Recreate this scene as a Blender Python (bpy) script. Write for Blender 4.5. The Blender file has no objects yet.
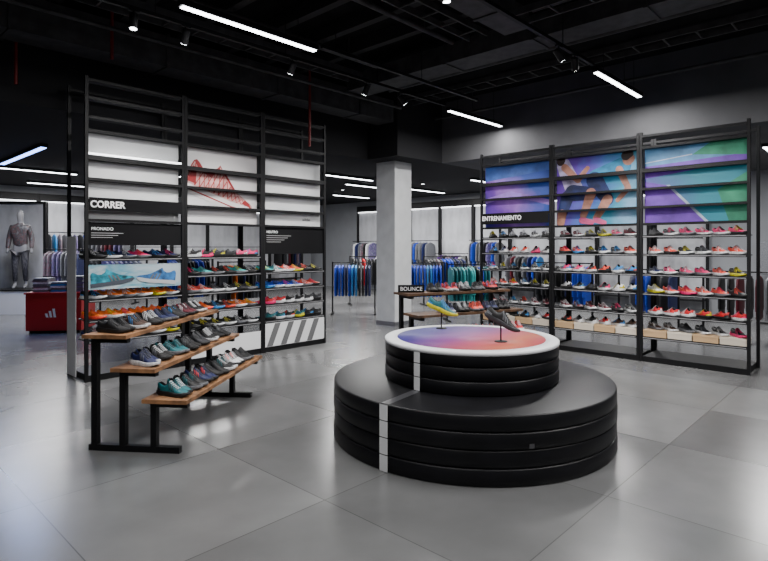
import bpy, bmesh, math, random
from mathutils import Vector, Matrix
random.seed(7)
C = bpy.context.scene.collection
PI = math.pi
CH = 1.5
YAW = math.radians(-46.7)
ca, sa = .728, .686
def W(r, f): return (ca*f+sa*r, sa*f-ca*r)

# ------------------------------------------------------------------ materials
def mat(name, col, rough=.5, metal=0, spec=.5, emit=None, es=0, noise=0, nscale=8, coat=0):
    m = bpy.data.materials.new(name); m.use_nodes = True
    nt = m.node_tree; b = nt.nodes['Principled BSDF']
    c = (col[0], col[1], col[2], 1)
    b.inputs['Base Color'].default_value = c
    b.inputs['Roughness'].default_value = rough
    b.inputs['Metallic'].default_value = metal
    b.inputs['Specular IOR Level'].default_value = spec
    b.inputs['Coat Weight'].default_value = coat
    if emit:
        b.inputs['Emission Color'].default_value = (*emit, 1); b.inputs['Emission Strength'].default_value = es
    if noise:
        tc = nt.nodes.new('ShaderNodeTexCoord'); n = nt.nodes.new('ShaderNodeTexNoise')
        n.inputs['Scale'].default_value = nscale; n.inputs['Detail'].default_value = 5
        mr = nt.nodes.new('ShaderNodeMapRange'); mr.inputs[1].default_value = .32; mr.inputs[2].default_value = .68
        nt.links.new(n.outputs['Fac'], mr.inputs[0])
        mx = nt.nodes.new('ShaderNodeMix'); mx.data_type = 'RGBA'
        mx.inputs[6].default_value = tuple(v*(1-noise) for v in col)+(1,)
        mx.inputs[7].default_value = tuple(min(1, v*(1+noise)) for v in col)+(1,)
        nt.links.new(tc.outputs['Object'], n.inputs['Vector']); nt.links.new(mr.outputs[0], mx.inputs[0])
        nt.links.new(mx.outputs[2], b.inputs['Base Color'])
        if emit: nt.links.new(mx.outputs[2], b.inputs['Emission Color'])
    return m
def ramp_mat(name, stops, ax=(1, 0, .4), noise=.3, nscale=2.0, es=.0, rough=.5, off=None, interp='LINEAR', src='Generated'):
    m = bpy.data.materials.new(name); m.use_nodes = True
    nt = m.node_tree; b = nt.nodes['Principled BSDF']; b.inputs['Roughness'].default_value = rough
    tc = nt.nodes.new('ShaderNodeTexCoord'); dp = nt.nodes.new('ShaderNodeVectorMath'); dp.operation = 'DOT_PRODUCT'
    dp.inputs[1].default_value = ax
    nt.links.new(tc.outputs[src], dp.inputs[0])
    n = nt.nodes.new('ShaderNodeTexNoise'); n.inputs['Scale'].default_value = nscale; n.inputs['Detail'].default_value = 3
    nt.links.new(tc.outputs[src], n.inputs['Vector'])
    ma = nt.nodes.new('ShaderNodeMath'); ma.operation = 'MULTIPLY_ADD'; ma.inputs[1].default_value = noise
    nt.links.new(n.outputs['Fac'], ma.inputs[0]); nt.links.new(dp.outputs['Value'], ma.inputs[2])
    sb = nt.nodes.new('ShaderNodeMath'); sb.operation = 'SUBTRACT'; sb.inputs[1].default_value = noise*.5 if off is None else off
    nt.links.new(ma.outputs[0], sb.inputs[0])
    r = nt.nodes.new('ShaderNodeValToRGB'); e = r.color_ramp.elements; r.color_ramp.interpolation = interp
    e[0].position = stops[0][0]; e[0].color = (*stops[0][1], 1)
    e[1].position = stops[-1][0]; e[1].color = (*stops[-1][1], 1)
    for p, c in stops[1:-1]:
        k = e.new(p); k.color = (*c, 1)
    nt.links.new(sb.outputs[0], r.inputs[0]); nt.links.new(r.outputs[0], b.inputs['Base Color'])
    if es:
        nt.links.new(r.outputs[0], b.inputs['Emission Color']); b.inputs['Emission Strength'].default_value = es
    return m
BLACK = mat('black_powder_coat', (.005, .005, .006), .5, 0, .25)
BLACKM = mat('matte_black', (.005, .005, .006), .8, 0, .15)
CEIL = mat('black_ceiling_paint', (.010, .010, .011), .9, 0, .08, noise=.4, nscale=3)
DUCT = mat('dark_duct', (.045, .045, .048), .6, .1, .3, noise=.3)
BEAM = mat('black_beam_paint', (.025, .025, .027), .7, 0, .2)
VINYL = mat('black_vinyl', (.0045, .0045, .006), .42, 0, .26, noise=.3, nscale=6)
WHITE = mat('white_panel', (.72, .73, .75), .5)
WHITEP = mat('white_print', (.85, .85, .86), .5)
PANELG = ramp_mat('grey_display_panel', [(0, (.14, .14, .15)), (.5, (.48, .49, .52)), (1, (.26, .26, .28))], (.3, 0, .6), .9, 4)
GREYW = mat('grey_plaster', (.085, .085, .09), .8, 0, .2, noise=.15, nscale=1.5)
WALLW = mat('pale_wall', (.25, .26, .28), .8, noise=.06, nscale=2)
WALLD = mat('dark_wall', (.03, .03, .033), .8)
CONC = mat('column_concrete', (.60, .61, .62), .75, noise=.08, nscale=4)
WOOD = mat('oiled_wood', (.26, .125, .055), .55, noise=.55, nscale=10)
WOOD2 = mat('dark_walnut', (.10, .05, .025), .55, noise=.5, nscale=10)
RED = mat('red_lacquer', (.42, .010, .015), .4)
REDP = mat('red_pipe', (.16, .008, .008), .5)
LITE = mat('lamp_diffuser', (1, 1, 1), .5, emit=(.93, .96, 1), es=14)
LITEB = mat('cool_lamp_diffuser', (1, 1, 1), .5, emit=(.22, .38, 1), es=9)
STRIP = mat('led_strip', (1, 1, 1), .5, emit=(.95, .97, 1), es=4)
STEEL = mat('brushed_steel', (.3, .3, .32), .35, .9)
TAGM = mat('dark_tag', (.06, .06, .065), .5)
MANN = mat('mannequin_shell', (.18, .18, .19), .5)
CARD = mat('cream_shoebox', (.50, .33, .18), .7)
CARDW = mat('pale_shoebox', (.6, .53, .44), .7)
SMALLP = mat('grey_small_print', (.35, .35, .36), .6)
GREYS = mat('grey_stripe_print', (.12, .12, .125), .6)
PRICE = mat('price_rail_plastic', (.22, .22, .23), .5)

def floor_mat():
    m = bpy.data.materials.new('polished_concrete_tiles'); m.use_nodes = True
    nt = m.node_tree; b = nt.nodes['Principled BSDF']; L = nt.links.new
    tc = nt.nodes.new('ShaderNodeTexCoord'); mp = nt.nodes.new('ShaderNodeMapping')
    mp.inputs['Location'].default_value = (1.2*4-2.14, 1.2*4-2.5, 0)
    L(tc.outputs['Object'], mp.inputs['Vector'])
    br = nt.nodes.new('ShaderNodeTexBrick'); br.offset = 0; br.inputs['Scale'].default_value = 1
    br.inputs['Brick Width'].default_value = 1.2; br.inputs['Row Height'].default_value = 1.2
    br.inputs['Mortar Size'].default_value = .0035; br.inputs['Mortar Smooth'].default_value = .2
    br.inputs['Color1'].default_value = (.104, .1045, .106, 1); br.inputs['Color2'].default_value = (.160, .1605, .162, 1)
    br.inputs['Mortar'].default_value = (.062, .062, .063, 1)
    L(mp.outputs['Vector'], br.inputs['Vector'])
    n1 = nt.nodes.new('ShaderNodeTexNoise'); n1.inputs['Scale'].default_value = 2.2; n1.inputs['Detail'].default_value = 6
    n1.inputs['Roughness'].default_value = .5
    L(tc.outputs['Object'], n1.inputs['Vector'])
    mr = nt.nodes.new('ShaderNodeMapRange'); mr.inputs[1].default_value = .3; mr.inputs[2].default_value = .7
    mr.inputs[3].default_value = .88; mr.inputs[4].default_value = 1.12
    L(n1.outputs['Fac'], mr.inputs[0])
    mx = nt.nodes.new('ShaderNodeVectorMath'); mx.operation = 'SCALE'
    L(br.outputs['Color'], mx.inputs[0]); L(mr.outputs[0], mx.inputs['Scale']); L(mx.outputs[0], b.inputs['Base Color'])
    r2 = nt.nodes.new('ShaderNodeMapRange'); r2.inputs[3].default_value = .22; r2.inputs[4].default_value = .28
    L(n1.outputs['Fac'], r2.inputs[0]); L(r2.outputs[0], b.inputs['Roughness'])
    b.inputs['Specular IOR Level'].default_value = .45
    return m

# ------------------------------------------------------------------ mesh helper
class MB:
    def __init__(s): s.v = []; s.f = []; s.m = []; s.sm = []
    def add(s, vs, fs, mi=0, smooth=False):
        o = len(s.v); s.v += [tuple(v) for v in vs]
        for f in fs: s.f.append([i+o for i in f]); s.m.append(mi); s.sm.append(smooth)
    def box(s, x0, x1, y0, y1, z0, z1, mi=0):
        if x0 > x1: x0, x1 = x1, x0
        if y0 > y1: y0, y1 = y1, y0
        vs = [(x, y, z) for z in (z0, z1) for y in (y0, y1) for x in (x0, x1)]
        s.add(vs, [(0, 2, 3, 1), (4, 5, 7, 6), (0, 1, 5, 4), (2, 6, 7, 3), (0, 4, 6, 2), (1, 3, 7, 5)], mi); return s
    def cyl(s, p, q, r, n=10, r2=None, mi=0, cap=True):
        p = Vector(p); q = Vector(q); d = (q-p).normalized(); r2 = r if r2 is None else r2
        a = d.cross(Vector((0, 0, 1)))
        if a.length < 1e-4: a = Vector((1, 0, 0))
        a.normalize(); b = d.cross(a)
        vs = []
        for c, rr in ((p, r), (q, r2)):
            for i in range(n):
                t = 2*PI*i/n; vs.append(c+a*math.cos(t)*rr+b*math.sin(t)*rr)
        s.add(vs, [(i, (i+1) % n, n+(i+1) % n, n+i) for i in range(n)], mi, True)
        if cap: s.add(vs, [tuple(range(n))[::-1], tuple(range(n, 2*n))], mi)
        return s
    def lathe(s, prof, n=64, mi=0, c=(0, 0)):
        vs = []; k = len(prof)
        for i in range(n):
            t = 2*PI*i/n
            for r, z in prof: vs.append((c[0]+r*math.cos(t), c[1]+r*math.sin(t), z))
        s.add(vs, [(i*k+j, ((i+1) % n)*k+j, ((i+1) % n)*k+j+1, i*k+j+1) for i in range(n) for j in range(k-1)], mi, True); return s
    def poly(s, pts, y, mi=0, th=.001):   # flat polygon in xz facing -y
        n = len(pts)
        s.add([(p[0], y, p[1]) for p in pts]+[(p[0], y+th, p[1]) for p in pts],
              [tuple(range(n)), tuple(range(n, 2*n))[::-1]]+[(i, i+n, (i+1) % n+n, (i+1) % n) for i in range(n)], mi); return s
    def mesh(s, name, mats):
        me = bpy.data.meshes.new(name); me.from_pydata(s.v, [], s.f)
        for m in mats: me.materials.append(m)
        for i, p in enumerate(me.polygons): p.material_index = s.m[i]; p.use_smooth = s.sm[i]
        bm = bmesh.new(); bm.from_mesh(me); bmesh.ops.recalc_face_normals(bm, faces=bm.faces); bm.to_mesh(me); bm.free()
        me.update(); return me
    def build(s, name, m, parent=None, loc=(0, 0, 0)):
        me = s.mesh(name, m if isinstance(m, list) else [m])
        o = bpy.data.objects.new(name, me); C.objects.link(o); o.location = loc
        if parent: o.parent = parent
        return o
def tag(o, label, cat, group=None, kind=None):
    o['label'] = label; o['category'] = cat
    if group: o['group'] = group
    if kind: o['kind'] = kind
    return o
def thing(name, label, cat, loc=(0, 0, 0), rz=0, group=None):
    o = bpy.data.objects.new(name, None); C.objects.link(o); o.location = loc; o.rotation_euler = (0, 0, rz)
    o.empty_display_size = .1
    return tag(o, label, cat, group)
def struct(o): o['kind'] = 'structure'; return o
def text_mesh(s, size, name, m, parent, loc, rot=(PI/2, 0, 0), ext=.002, bold=.0, sx=1):
    cu = bpy.data.curves.new('t', 'FONT'); cu.body = s; cu.size = size; cu.extrude = ext; cu.offset = bold
    t = bpy.data.objects.new('t', cu); C.objects.link(t)
    dg = bpy.context.evaluated_depsgraph_get()
    me = bpy.data.meshes.new_from_object(t.evaluated_get(dg)); bpy.data.objects.remove(t)
    me.materials.clear(); me.materials.append(m); me.name = name
    o = bpy.data.objects.new(name, me); C.objects.link(o); o.parent = parent; o.location = loc; o.rotation_euler = rot; o.scale = (sx, 1, 1)
    return o
ORD = ['first', 'second', 'third', 'fourth', 'fifth', 'sixth', 'seventh', 'eighth', 'ninth', 'tenth', 'eleventh', 'twelfth', 'thirteenth', 'fourteenth', 'fifteenth', 'sixteenth']

# ------------------------------------------------------------------ room shell
X0, X1, Y0, Y1 = -3.5, 14.0, -3.5, 17.2
HC, LC = 4.3, 3.13
struct(MB().box(X0, X1, Y0, Y1, -.1, 0).build('floor', floor_mat()))
struct(MB().box(X0, X1, Y0, Y1, HC, HC+.1).build('ceiling', CEIL))
struct(MB().box(X0-.1, X0, Y0, Y1, 0, HC).build('wall_left', WALLD))
struct(MB().box(X0, X1, Y0-.1, Y0, 0, HC).build('wall_near', WALLD))
struct(MB().box(X0, X1, Y1, Y1+.1, 0, HC).build('wall_back', WALLW))
struct(MB().box(X1, X1+.1, Y0, Y1, 0, HC).build('wall_right', WALLW))
lowm = mat('soffit_paint', (.022, .022, .024), .85, 0, .1)
struct(MB().box(X0, 7.3, 7.3, Y1, LC, HC).build('ceiling_soffit', lowm))
struct(MB().box(7.3, X1, 6.55, Y1, LC, HC).build('ceiling_soffit', lowm))
struct(MB().box(8.6, X1, Y0, 6.55, LC, HC).build('ceiling_bulkhead', [GREYW]))
for k, xx in enumerate((.5, 1.2, 1.9, 2.6, 3.3, 4.0, 4.6, 5.2, 7.75)):
    struct(MB().box(xx-.05, xx+.05, Y0+.01, 7.29 if xx < 7.3 else 6.54, 4.13, HC-.002).build('ceiling_beam', BEAM))
cx, cy = W(.193, 10.75)
col = thing('column', 'square pale concrete column standing between the two shoe shelf walls', 'column', (cx, cy, 0))
MB().box(-.24, .24, -.24, .24, 0, LC).build('shaft', CONC, col)
MB().box(-.25, .25, -.25, .25, 0, .08).build('base_trim', STEEL, col)

# ------------------------------------------------------------------ shoes
ST = [(0, .010, .078), (.006, .022, .094), (.016, .030, .100), (.03, .034, .094), (.05, .035, .082), (.075, .035, .079), (.098, .035, .090),
      (.112, .034, .112), (.128, .035, .101), (.15, .038, .086), (.175, .042, .071), (.20, .046, .058), (.225, .046, .050), (.25, .042, .044), (.27, .034, .040), (.283, .020, .036), (.289, .008, .032)]
def lerp_st(x):
    for a, b in zip(ST, ST[1:]):
        if x <= b[0]:
            t = (x-a[0])/(b[0]-a[0]); return a[1]+(b[1]-a[1])*t, a[2]+(b[2]-a[2])*t
    return ST[-1][1:]
def zb(x): return .034-.012*min(1, x/.2)+(.010*((x-.2)/.09)**2 if x > .2 else 0)
def S(x, t, off=0):
    w, h = lerp_st(x); th = PI*t; b = zb(x)
    ex = .55 if x < .13 else .75
    return Vector((x-.145, -(w+off)*math.cos(th), b+(h-b+off)*max(0, math.sin(th))**ex))
def shoe_meshes():
    mb = MB(); T = 12; vs = []; n = T+1
    for x, w, h in ST:
        for i in range(n):
            p = S(x, i/T)
            if .012 < x < .105 and 5 <= i <= 7: p.z = .048
            vs.append(p)
    for k in range(len(ST)-1):
        for i in range(T):
            inner = (.012 < ST[k][0] < .1 or .012 < ST[k+1][0] < .1) and 4 <= i <= 7
            mb.add([vs[k*n+i], vs[k*n+i+1], vs[(k+1)*n+i+1], vs[(k+1)*n+i]], [(0, 1, 2, 3)], 1 if inner else 0, True)
    mb.add([vs[i] for i in range(n)], [tuple(range(n))]); mb.add([vs[(len(ST)-1)*n+i] for i in range(n)], [tuple(range(n))])
    up = mb.mesh('upper', [WHITE, BLACKM])
    bm = bmesh.new(); bm.from_mesh(up); bmesh.ops.remove_doubles(bm, verts=bm.verts, dist=1e-5)
    bmesh.ops.recalc_face_normals(bm, faces=bm.faces)
    for f in bm.faces: f.smooth = True
    bm.to_mesh(up); bm.free()
    xs = [0, .004, .012, .03, .06, .1, .14, .18, .22, .25, .27, .283, .290, .294]
    def ow(x):
        w = lerp_st(min(x, .289))[0]; return w*1.12+.004
    ws = [.008]+[ow(x) for x in xs[1:-1]]+[.004]
    loop = [(x-.148, -w) for x, w in zip(xs, ws)]+[(x-.148, w) for x, w in reversed(list(zip(xs, ws)))]
    xx = xs+xs[::-1]; m = len(loop); rings = []
    for lv, sc in ((0, .95), (.25, 1.03), (.75, 1.03), (1, .98)):
        r = []
        for (px, py), x in zip(loop, xx):
            bot = .014*max(0, (x-.21)/.08)**2+.008*max(0, (.03-x)/.03)
            top = zb(x)+.007
            r.append((px*sc, py*sc, bot+(top-bot)*lv))
        rings.append(r)
    sb = MB(); vv = [p for r in rings for p in r]
    fs = [(k*m+i, k*m+(i+1) % m, (k+1)*m+(i+1) % m, (k+1)*m+i) for k in range(3) for i in range(m)]
    sb.add(vv, fs, 0, True); sb.add(rings[0], [tuple(range(m))]); sb.add(rings[3], [tuple(range(m))])
    so = sb.mesh('sole', [WHITE])
    lb = MB()
    for k in range(6):
        x = .120+.015*k
        pts = [S(x+(.004 if j % 2 else -.002), t, .003) for j, t in enumerate((.35, .43, .5, .57, .65))]
        for a, b in zip(pts, pts[1:]): lb.cyl(a, b, .0032, 5)
    lc = lb.mesh('laces', [WHITE])
    out = []
    for side in (0, 1):
        tb = MB()
        for k in range(3):
            pr = []
            for j in range(6):
                t = .07+.27*j/5; x = .115+.022*k+.03*(1-j/5)-.012
                tt = t if side == 0 else 1-t
                pr.append((S(x, tt, .0015), S(x+.010, tt, .0015)))
            for a, b in zip(pr, pr[1:]): tb.add([a[0], a[1], b[1], b[0]], [(0, 1, 2, 3)], 0, True)
        out.append(tb.mesh('side_stripes', [WHITE]))
    hb = MB(); st = [0.0, .006, .016, .03, .045]; hv = []
    for x in st:
        for j in range(13):
            t = j/12; p = S(x, t, .0018); p.z = min(p.z, .062 - .25*x); hv.append(p)
    for k in range(len(st)-1):
        for j in range(12):
            hb.add([hv[k*13+j], hv[k*13+j+1], hv[(k+1)*13+j+1], hv[(k+1)*13+j]], [(0, 1, 2, 3)], 0, True) if (j < 3 or j > 8 or k == 0) else None
    hb.add([Vector((-.1472, -.012, .036)), Vector((-.1472, .012, .036)), Vector((-.1472, .010, .085)), Vector((-.1472, -.010, .085))], [(0, 1, 2, 3)])
    heel = hb.mesh('heel_counter', [WHITE])
    return up, so, lc, out[0], out[1], heel
UP, SO, LC_, TB0, TB1, HEEL = shoe_meshes()
PAL = {'black': (.006, .006, .007), 'charcoal': (.022, .023, .028), 'grey': (.13, .135, .15), 'white': (.65, .66, .68), 'coral': (.80, .07, .04), 'red': (.55, .006, .012),
       'hot pink': (.75, .02, .15), 'purple': (.07, .015, .15), 'navy': (.006, .012, .07), 'royal blue': (.008, .05, .45), 'sky blue': (.03, .22, .55), 'teal': (.004, .12, .14),
       'aqua': (.03, .38, .38), 'orange': (.85, .16, .008), 'yellow': (.55, .50, .01), 'green': (.01, .14, .05), 'wine': (.10, .005, .015), 'brown': (.05, .022, .012)}
SM = {k: mat('shoe_'+k.replace(' ', '_'), v, .55, noise=.25, nscale=45) for k, v in PAL.items()}
SM['patterned grey'] = ramp_mat('patterned_grey_fabric', [(0, (.03, .03, .04)), (.42, (.20, .20, .23)), (.5, (.30, .08, .12)), (.58, (.05, .05, .07)), (1, (.4, .38, .4))], (0, 0, .3), 1.6, 9, off=.4)
SM['patterned purple'] = ramp_mat('patterned_purple_fabric', [(0, (.03, .02, .06)), (.42, (.14, .08, .26)), (.5, (.3, .3, .38)), (.58, (.04, .05, .14)), (1, (.3, .2, .4))], (0, 0, .3), 1.6, 8, off=.4)
def setm(o, i, m): o.material_slots[i].link = 'OBJECT'; o.material_slots[i].material = m
def shoe(x, y, z, rz, c, label, group, sc=1.0, rx=0, ry=0):
    up, so, ac = c[:3]; la = c[3] if len(c) > 3 else ac
    r = thing('running_shoe', label, 'shoe', (x, y, z), rz, group); r.scale = (sc, sc*.94, sc); r.rotation_euler = (rx, ry, rz)
    for nm, me, m in (('upper', UP, up), ('sole', SO, so), ('laces', LC_, la), ('side_stripes', TB0, ac), ('side_stripes', TB1, ac), ('heel_counter', HEEL, ac)):
        o = bpy.data.objects.new(nm, me); C.objects.link(o); o.parent = r; setm(o, 0, SM[m])
        if nm == 'upper': setm(o, 1, BLACKM)
    return r
def colname(c):
    return c[0] if c[0] == c[2] else c[0]+' and '+c[2]

# ------------------------------------------------------------------ shelving bays
SH_OUT = [(x-.145, z-.05) for x, z in [(0, .004), (.1, 0), (.2, 0), (.27, .008), (.294, .022)]+[(x, h) for x, w, h in ST[::-1]]]
def print_sneaker(panel, cx_, cz, sc, rot, y, mu, ms, ml, openwork=True, flip=1, edge=None):
    c, s = math.cos(rot), math.sin(rot); ky = 1.25 if edge else 1
    tr = lambda p: (cx_+sc*(flip*p[0]*c-p[1]*ky*s), cz+sc*(flip*p[0]*s+p[1]*ky*c))
    if edge:
        m = MB(); m.poly([tr((p[0]*1.025, p[1]*1.06+.001)) for p in SH_OUT], y+.002, 0); m.build('printed_outline', edge, panel)
    m = MB(); m.poly([tr(p) for p in SH_OUT], y, 0)
    o = m.build('printed_sneaker', mu, panel)
    m = MB(); m.poly([tr(p) for p in [(-.152, -.054), (.06, -.058), (.13, -.050), (.156, -.030), (.13, -.024), (.05, -.030), (-.152, -.026)]], y-.002, 0)
    m.build('printed_sole', ms, panel)
    m = MB()
    def top(x): return lerp_st(max(0, min(.289, x+.145)))[1]-.056
    if openwork:
        for k in range(12):
            x = -.115+.021*k; t1 = top(x-.02); t2 = top(x+.02); a = .0035
            m.poly([tr(p) for p in [(x, -.026), (x+a, -.026), (x-.02+a, t1), (x-.02, t1)]], y-.003)
            if x+.02 < .135: m.poly([tr(p) for p in [(x, -.026), (x+a, -.026), (x+.02+a, t2), (x+.02, t2)]], y-.0035)
    else:
        for k in range(3):
            x = -.01+.026*k; m.poly([tr(p) for p in [(x, -.03), (x+.012, -.03), (x-.008, .018-.004*k), (x-.02, .018-.004*k)]], y-.003)
    m.build('printed_mesh_lines', ml, panel)
    if edge:
        for nm, pp in (('printed_collar', [(-.138, .044), (-.11, .024), (-.06, .018), (-.036, .044), (-.03, .062), (-.045, .052), (-.07, .032), (-.10, .036), (-.13, .052)]),
                       ('printed_lacing', [(-.02, .050), (.05, .006), (.055, .012), (-.015, .056)]),
                       ('printed_heel', [(-.146, -.02), (-.110, -.02), (-.125, .03), (-.142, .03)]),
                       ('printed_toe', [(.10, -.022), (.146, -.026), (.135, -.014), (.11, -.008)]),
                       ('printed_midsole_line', [(-.152, -.044), (.06, -.047), (.14, -.038), (.14, -.034), (.06, -.043), (-.152, -.040)])):
            MB().poly([tr(p) for p in pp], y-.0044).build(nm, edge, panel)
def limb(m, a, b, ra, rb, y, mi):
    a = Vector(a); b = Vector(b); d = (b-a).normalized(); n = Vector((-d.y, d.x)); pts = []
    an = math.atan2(n.y, n.x)
    for i in range(9):
        t = an+PI*i/8; pts.append((a.x+math.cos(t)*ra, a.y+math.sin(t)*ra))
    for i in range(9):
        t = an+PI+PI*i/8; pts.append((b.x+math.cos(t)*rb, b.y+math.sin(t)*rb))
    pts = [(min(1.195, max(.04, p[0])), min(2.788, max(1.803, p[1]))) for p in pts]
    m.poly(pts, y, mi)

SHELF_D = .32
def bay(ox, oy, rz, w, label, shelves, group, spec):
    t = thing('shelving_bay', label, 'shelving unit', (ox, oy, 0), rz, group)
    H = spec.get('H', 3.4); pw = .035; D = .6
    for px in (0.002, w-pw-.002):
        for py in (0, D-pw):
            MB().box(px, px+pw, py, py+pw, 0, H).build('post', BLACK, t)
    MB().box(pw, w-pw, .01, D-.01, .0, .07).build('plinth', BLACK, t)
    for z in shelves:
        m = MB(); m.box(pw, w-pw, .0, SHELF_D, z-.012, z); m.box(pw, w-pw, -.004, .006, z-.03, z+.004)
        sh = m.build('shelf', BLACK, t)
        MB().box(pw+.01, w-pw-.01, -.007, -.0045, z-.020, z-.010).build('price_rail', PRICE, sh)
    for z in (1.80, 2.02, 2.26, 2.50, 2.80, 2.95, 3.16, 3.36):
        if z > H: continue
        th = .03 if z != 2.50 else .05
        MB().box(pw, w-pw, -.004, .10, z-th/2, z+th/2).build('crossbar', BLACK, t)
    MB().box(pw, w-pw, D-.03, D, H-.06, H-.03).build('rear_crossbar', BLACK, t)
    g = MB().box(pw, w-pw, .105, .125, spec.get('gz0', 1.80), 2.79).build('graphic_panel', spec['gmat'], t)
    return t, g

def fill_shelves(ox, oy, rz, w, shelves, bayname, group, rowcols, n=4, skip=(), lift={}):
    c, s = math.cos(rz), math.sin(rz)
    for si, z in enumerate(sorted(shelves, reverse=True)):
        if si in skip: continue
        cols = rowcols[si % len(rowcols)]
        run = None; fl = random.random() < .3
        for k in range(n):
            lx = .06+(w-.12)*(k+.5)/n+random.uniform(-.006, .006); ly = .16+random.uniform(-.01, .01)
            if k % 2 == 0 or random.random() < .35: run = random.choice(cols)
            up = run; ac = random.choice(['white', 'white', 'coral', 'sky blue', 'yellow', 'black', 'hot pink', 'grey'])
            if ac == up: ac = 'white' if up != 'white' else 'black'
            so = random.choice(['white', 'white', 'black', 'black', 'grey', ac])
            yaw = rz+(PI if fl else 0)-.72+random.uniform(-.1, .1)
            wx, wy = ox+c*lx-s*ly, oy+s*lx+c*ly
            cc = (up, so, ac)
            shoe(wx, wy, z+lift.get(si, 0), yaw, cc, f'{colname(cc)} shoe, {ORD[k]} from left, {ORD[si]} shelf down, {bayname}', group, random.uniform(.93, 1.02))

whiteg = ramp_mat('poster_white', [(0, (.48, .49, .50)), (.5, (.68, .69, .70)), (1, (.56, .57, .58))], (.6, 0, .5), .3, 3)
pinkg = ramp_mat('poster_pale_pink', [(0, (.60, .60, .62)), (.5, (.70, .68, .68)), (1, (.52, .50, .51))], (.8, 0, .3), .4, 3)
LX, LY, LWd = 2.17, 6.58, 1.163
Lsh = [.45, .68, .91, 1.14, 1.37]
gL = 'shoe shelving bays of the left wall'
lsp = [('shoe shelving bay with the white CORRER lettering and pale header panels', whiteg, 'CORRER bay'),
       ('shoe shelving bay with a red sneaker poster across its header', pinkg, 'red sneaker poster bay'),
       ('shoe shelving bay nearest the column with slanted striped panel at its foot', whiteg, 'slanted stripe bay')]
rows_l = [['charcoal', 'black', 'black', 'hot pink', 'navy'], ['teal', 'aqua', 'black', 'coral', 'red', 'black', 'black'], ['orange', 'coral', 'royal blue', 'black', 'hot pink', 'charcoal', 'black'],
          ['royal blue', 'black', 'orange', 'charcoal', 'red'], ['black', 'navy', 'charcoal', 'teal', 'black']]
for i, (lab, gm, nm) in enumerate(lsp):
    sh = [z for z in Lsh if not (i == 0 and z == 1.14) and not (i == 2 and z == 1.37)]
    t, g = bay(LX+i*LWd, LY, 0, LWd, lab, sh, gL, {'gmat': gm, 'gz0': 1.80})
    if i == 0:
        h = MB().box(.04, LWd-.04, -.012, -.004, 1.91, 2.055).build('header_board', BLACKM, t)
        text_mesh('CORRER', .105, 'lettering', WHITEP, h, (.05, -.014, 1.945), bold=.003, sx=.93)
        h = MB().box(.04, LWd-.04, .02, .03, 1.52, 1.78).build('information_board', BLACKM, t)
        text_mesh('PRONADO', .048, 'lettering', WHITEP, h, (.07, .017, 1.69))
        for k in range(3): MB().box(.07, .42-.06*k, .017, .019, 1.655-.025*k, 1.661-.025*k).build('small_print', SMALLP, h)
        MB().box(-.010, -.002, .27, .56, 0.02, 1.62).build('side_panel', WHITEP, t)
        MB().box(.04, LWd-.04, .012, .03, 2.535, 2.555).build('light_strip', STRIP, t)
        ban = ramp_mat('shoe_banner', [(0, (.30, .42, .48)), (.35, (.45, .50, .52)), (.6, (.10, .30, .40)), (1, (.38, .45, .50))], (.9, 0, .5), 1.0, 5)
        rp_ = MB().box(.04, LWd-.04, .03, .04, 1.02, 1.30).build('shoe_graphic_panel', ban, t)
        mu = mat('print_teal_shoe', (.01, .22, .30), .5, noise=.8, nscale=14); ms = mat('print_dark_sole', (.05, .06, .08), .5)
        print_sneaker(rp_, .30, 1.155, 1.62, .12, .024, mu, ms, GREYS, False)
        print_sneaker(rp_, .82, 1.155, 1.62, -.12, .024, mat('print_blue_shoe', (.02, .10, .26), .5, noise=.8, nscale=14), mat('print_pale_sole', (.4, .42, .44), .5), GREYS, False, -1)
    if i == 1:
        print_sneaker(g, .58, 2.29, 3.4, -.30, .098, mat('print_pale_rose', (.58, .34, .32), .5, noise=.35, nscale=10), mat('print_white_sole', (.68, .65, .65), .5), mat('print_red', (.40, .02, .02), .5), edge=mat('print_dark_red', (.28, .012, .015), .5))
        MB().box(.04, LWd-.04, -.002, .008, .08, .32).build('foot_panel', WHITE, t)
    if i == 2:
        h = MB().box(.04, LWd-.04, .02, .03, 1.40, 1.80).build('information_board', BLACKM, t)
        text_mesh('NEUTRO', .048, 'lettering', WHITEP, h, (.07, .017, 1.70))
        for k in range(4): MB().box(.07, .5-.06*k, .017, .019, 1.66-.03*k, 1.666-.03*k).build('small_print', SMALLP, h)
        text_mesh('adidas', .06, 'lettering', GREYS, g, (.78, .102, 1.90))
        h = MB().box(.04, LWd-.04, -.002, .008, .08, .41).build('foot_panel', WHITE, t)
        m = MB()
        for k in range(4):
            x = .06+.24*k; m.poly([(x, .085), (x+.10, .085), (x+.24, .405), (x+.14, .405)], -.006, 0, .002)
        m.build('slanted_stripes', GREYS, h)
    fill_shelves(LX+i*LWd, LY, 0, LWd, sh, nm, 'shoes on the left wall shelves', rows_l if i == 1 else ([rows_l[0], rows_l[2], rows_l[3], rows_l[4]] if i == 0 else rows_l[1:]), 6)

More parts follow.
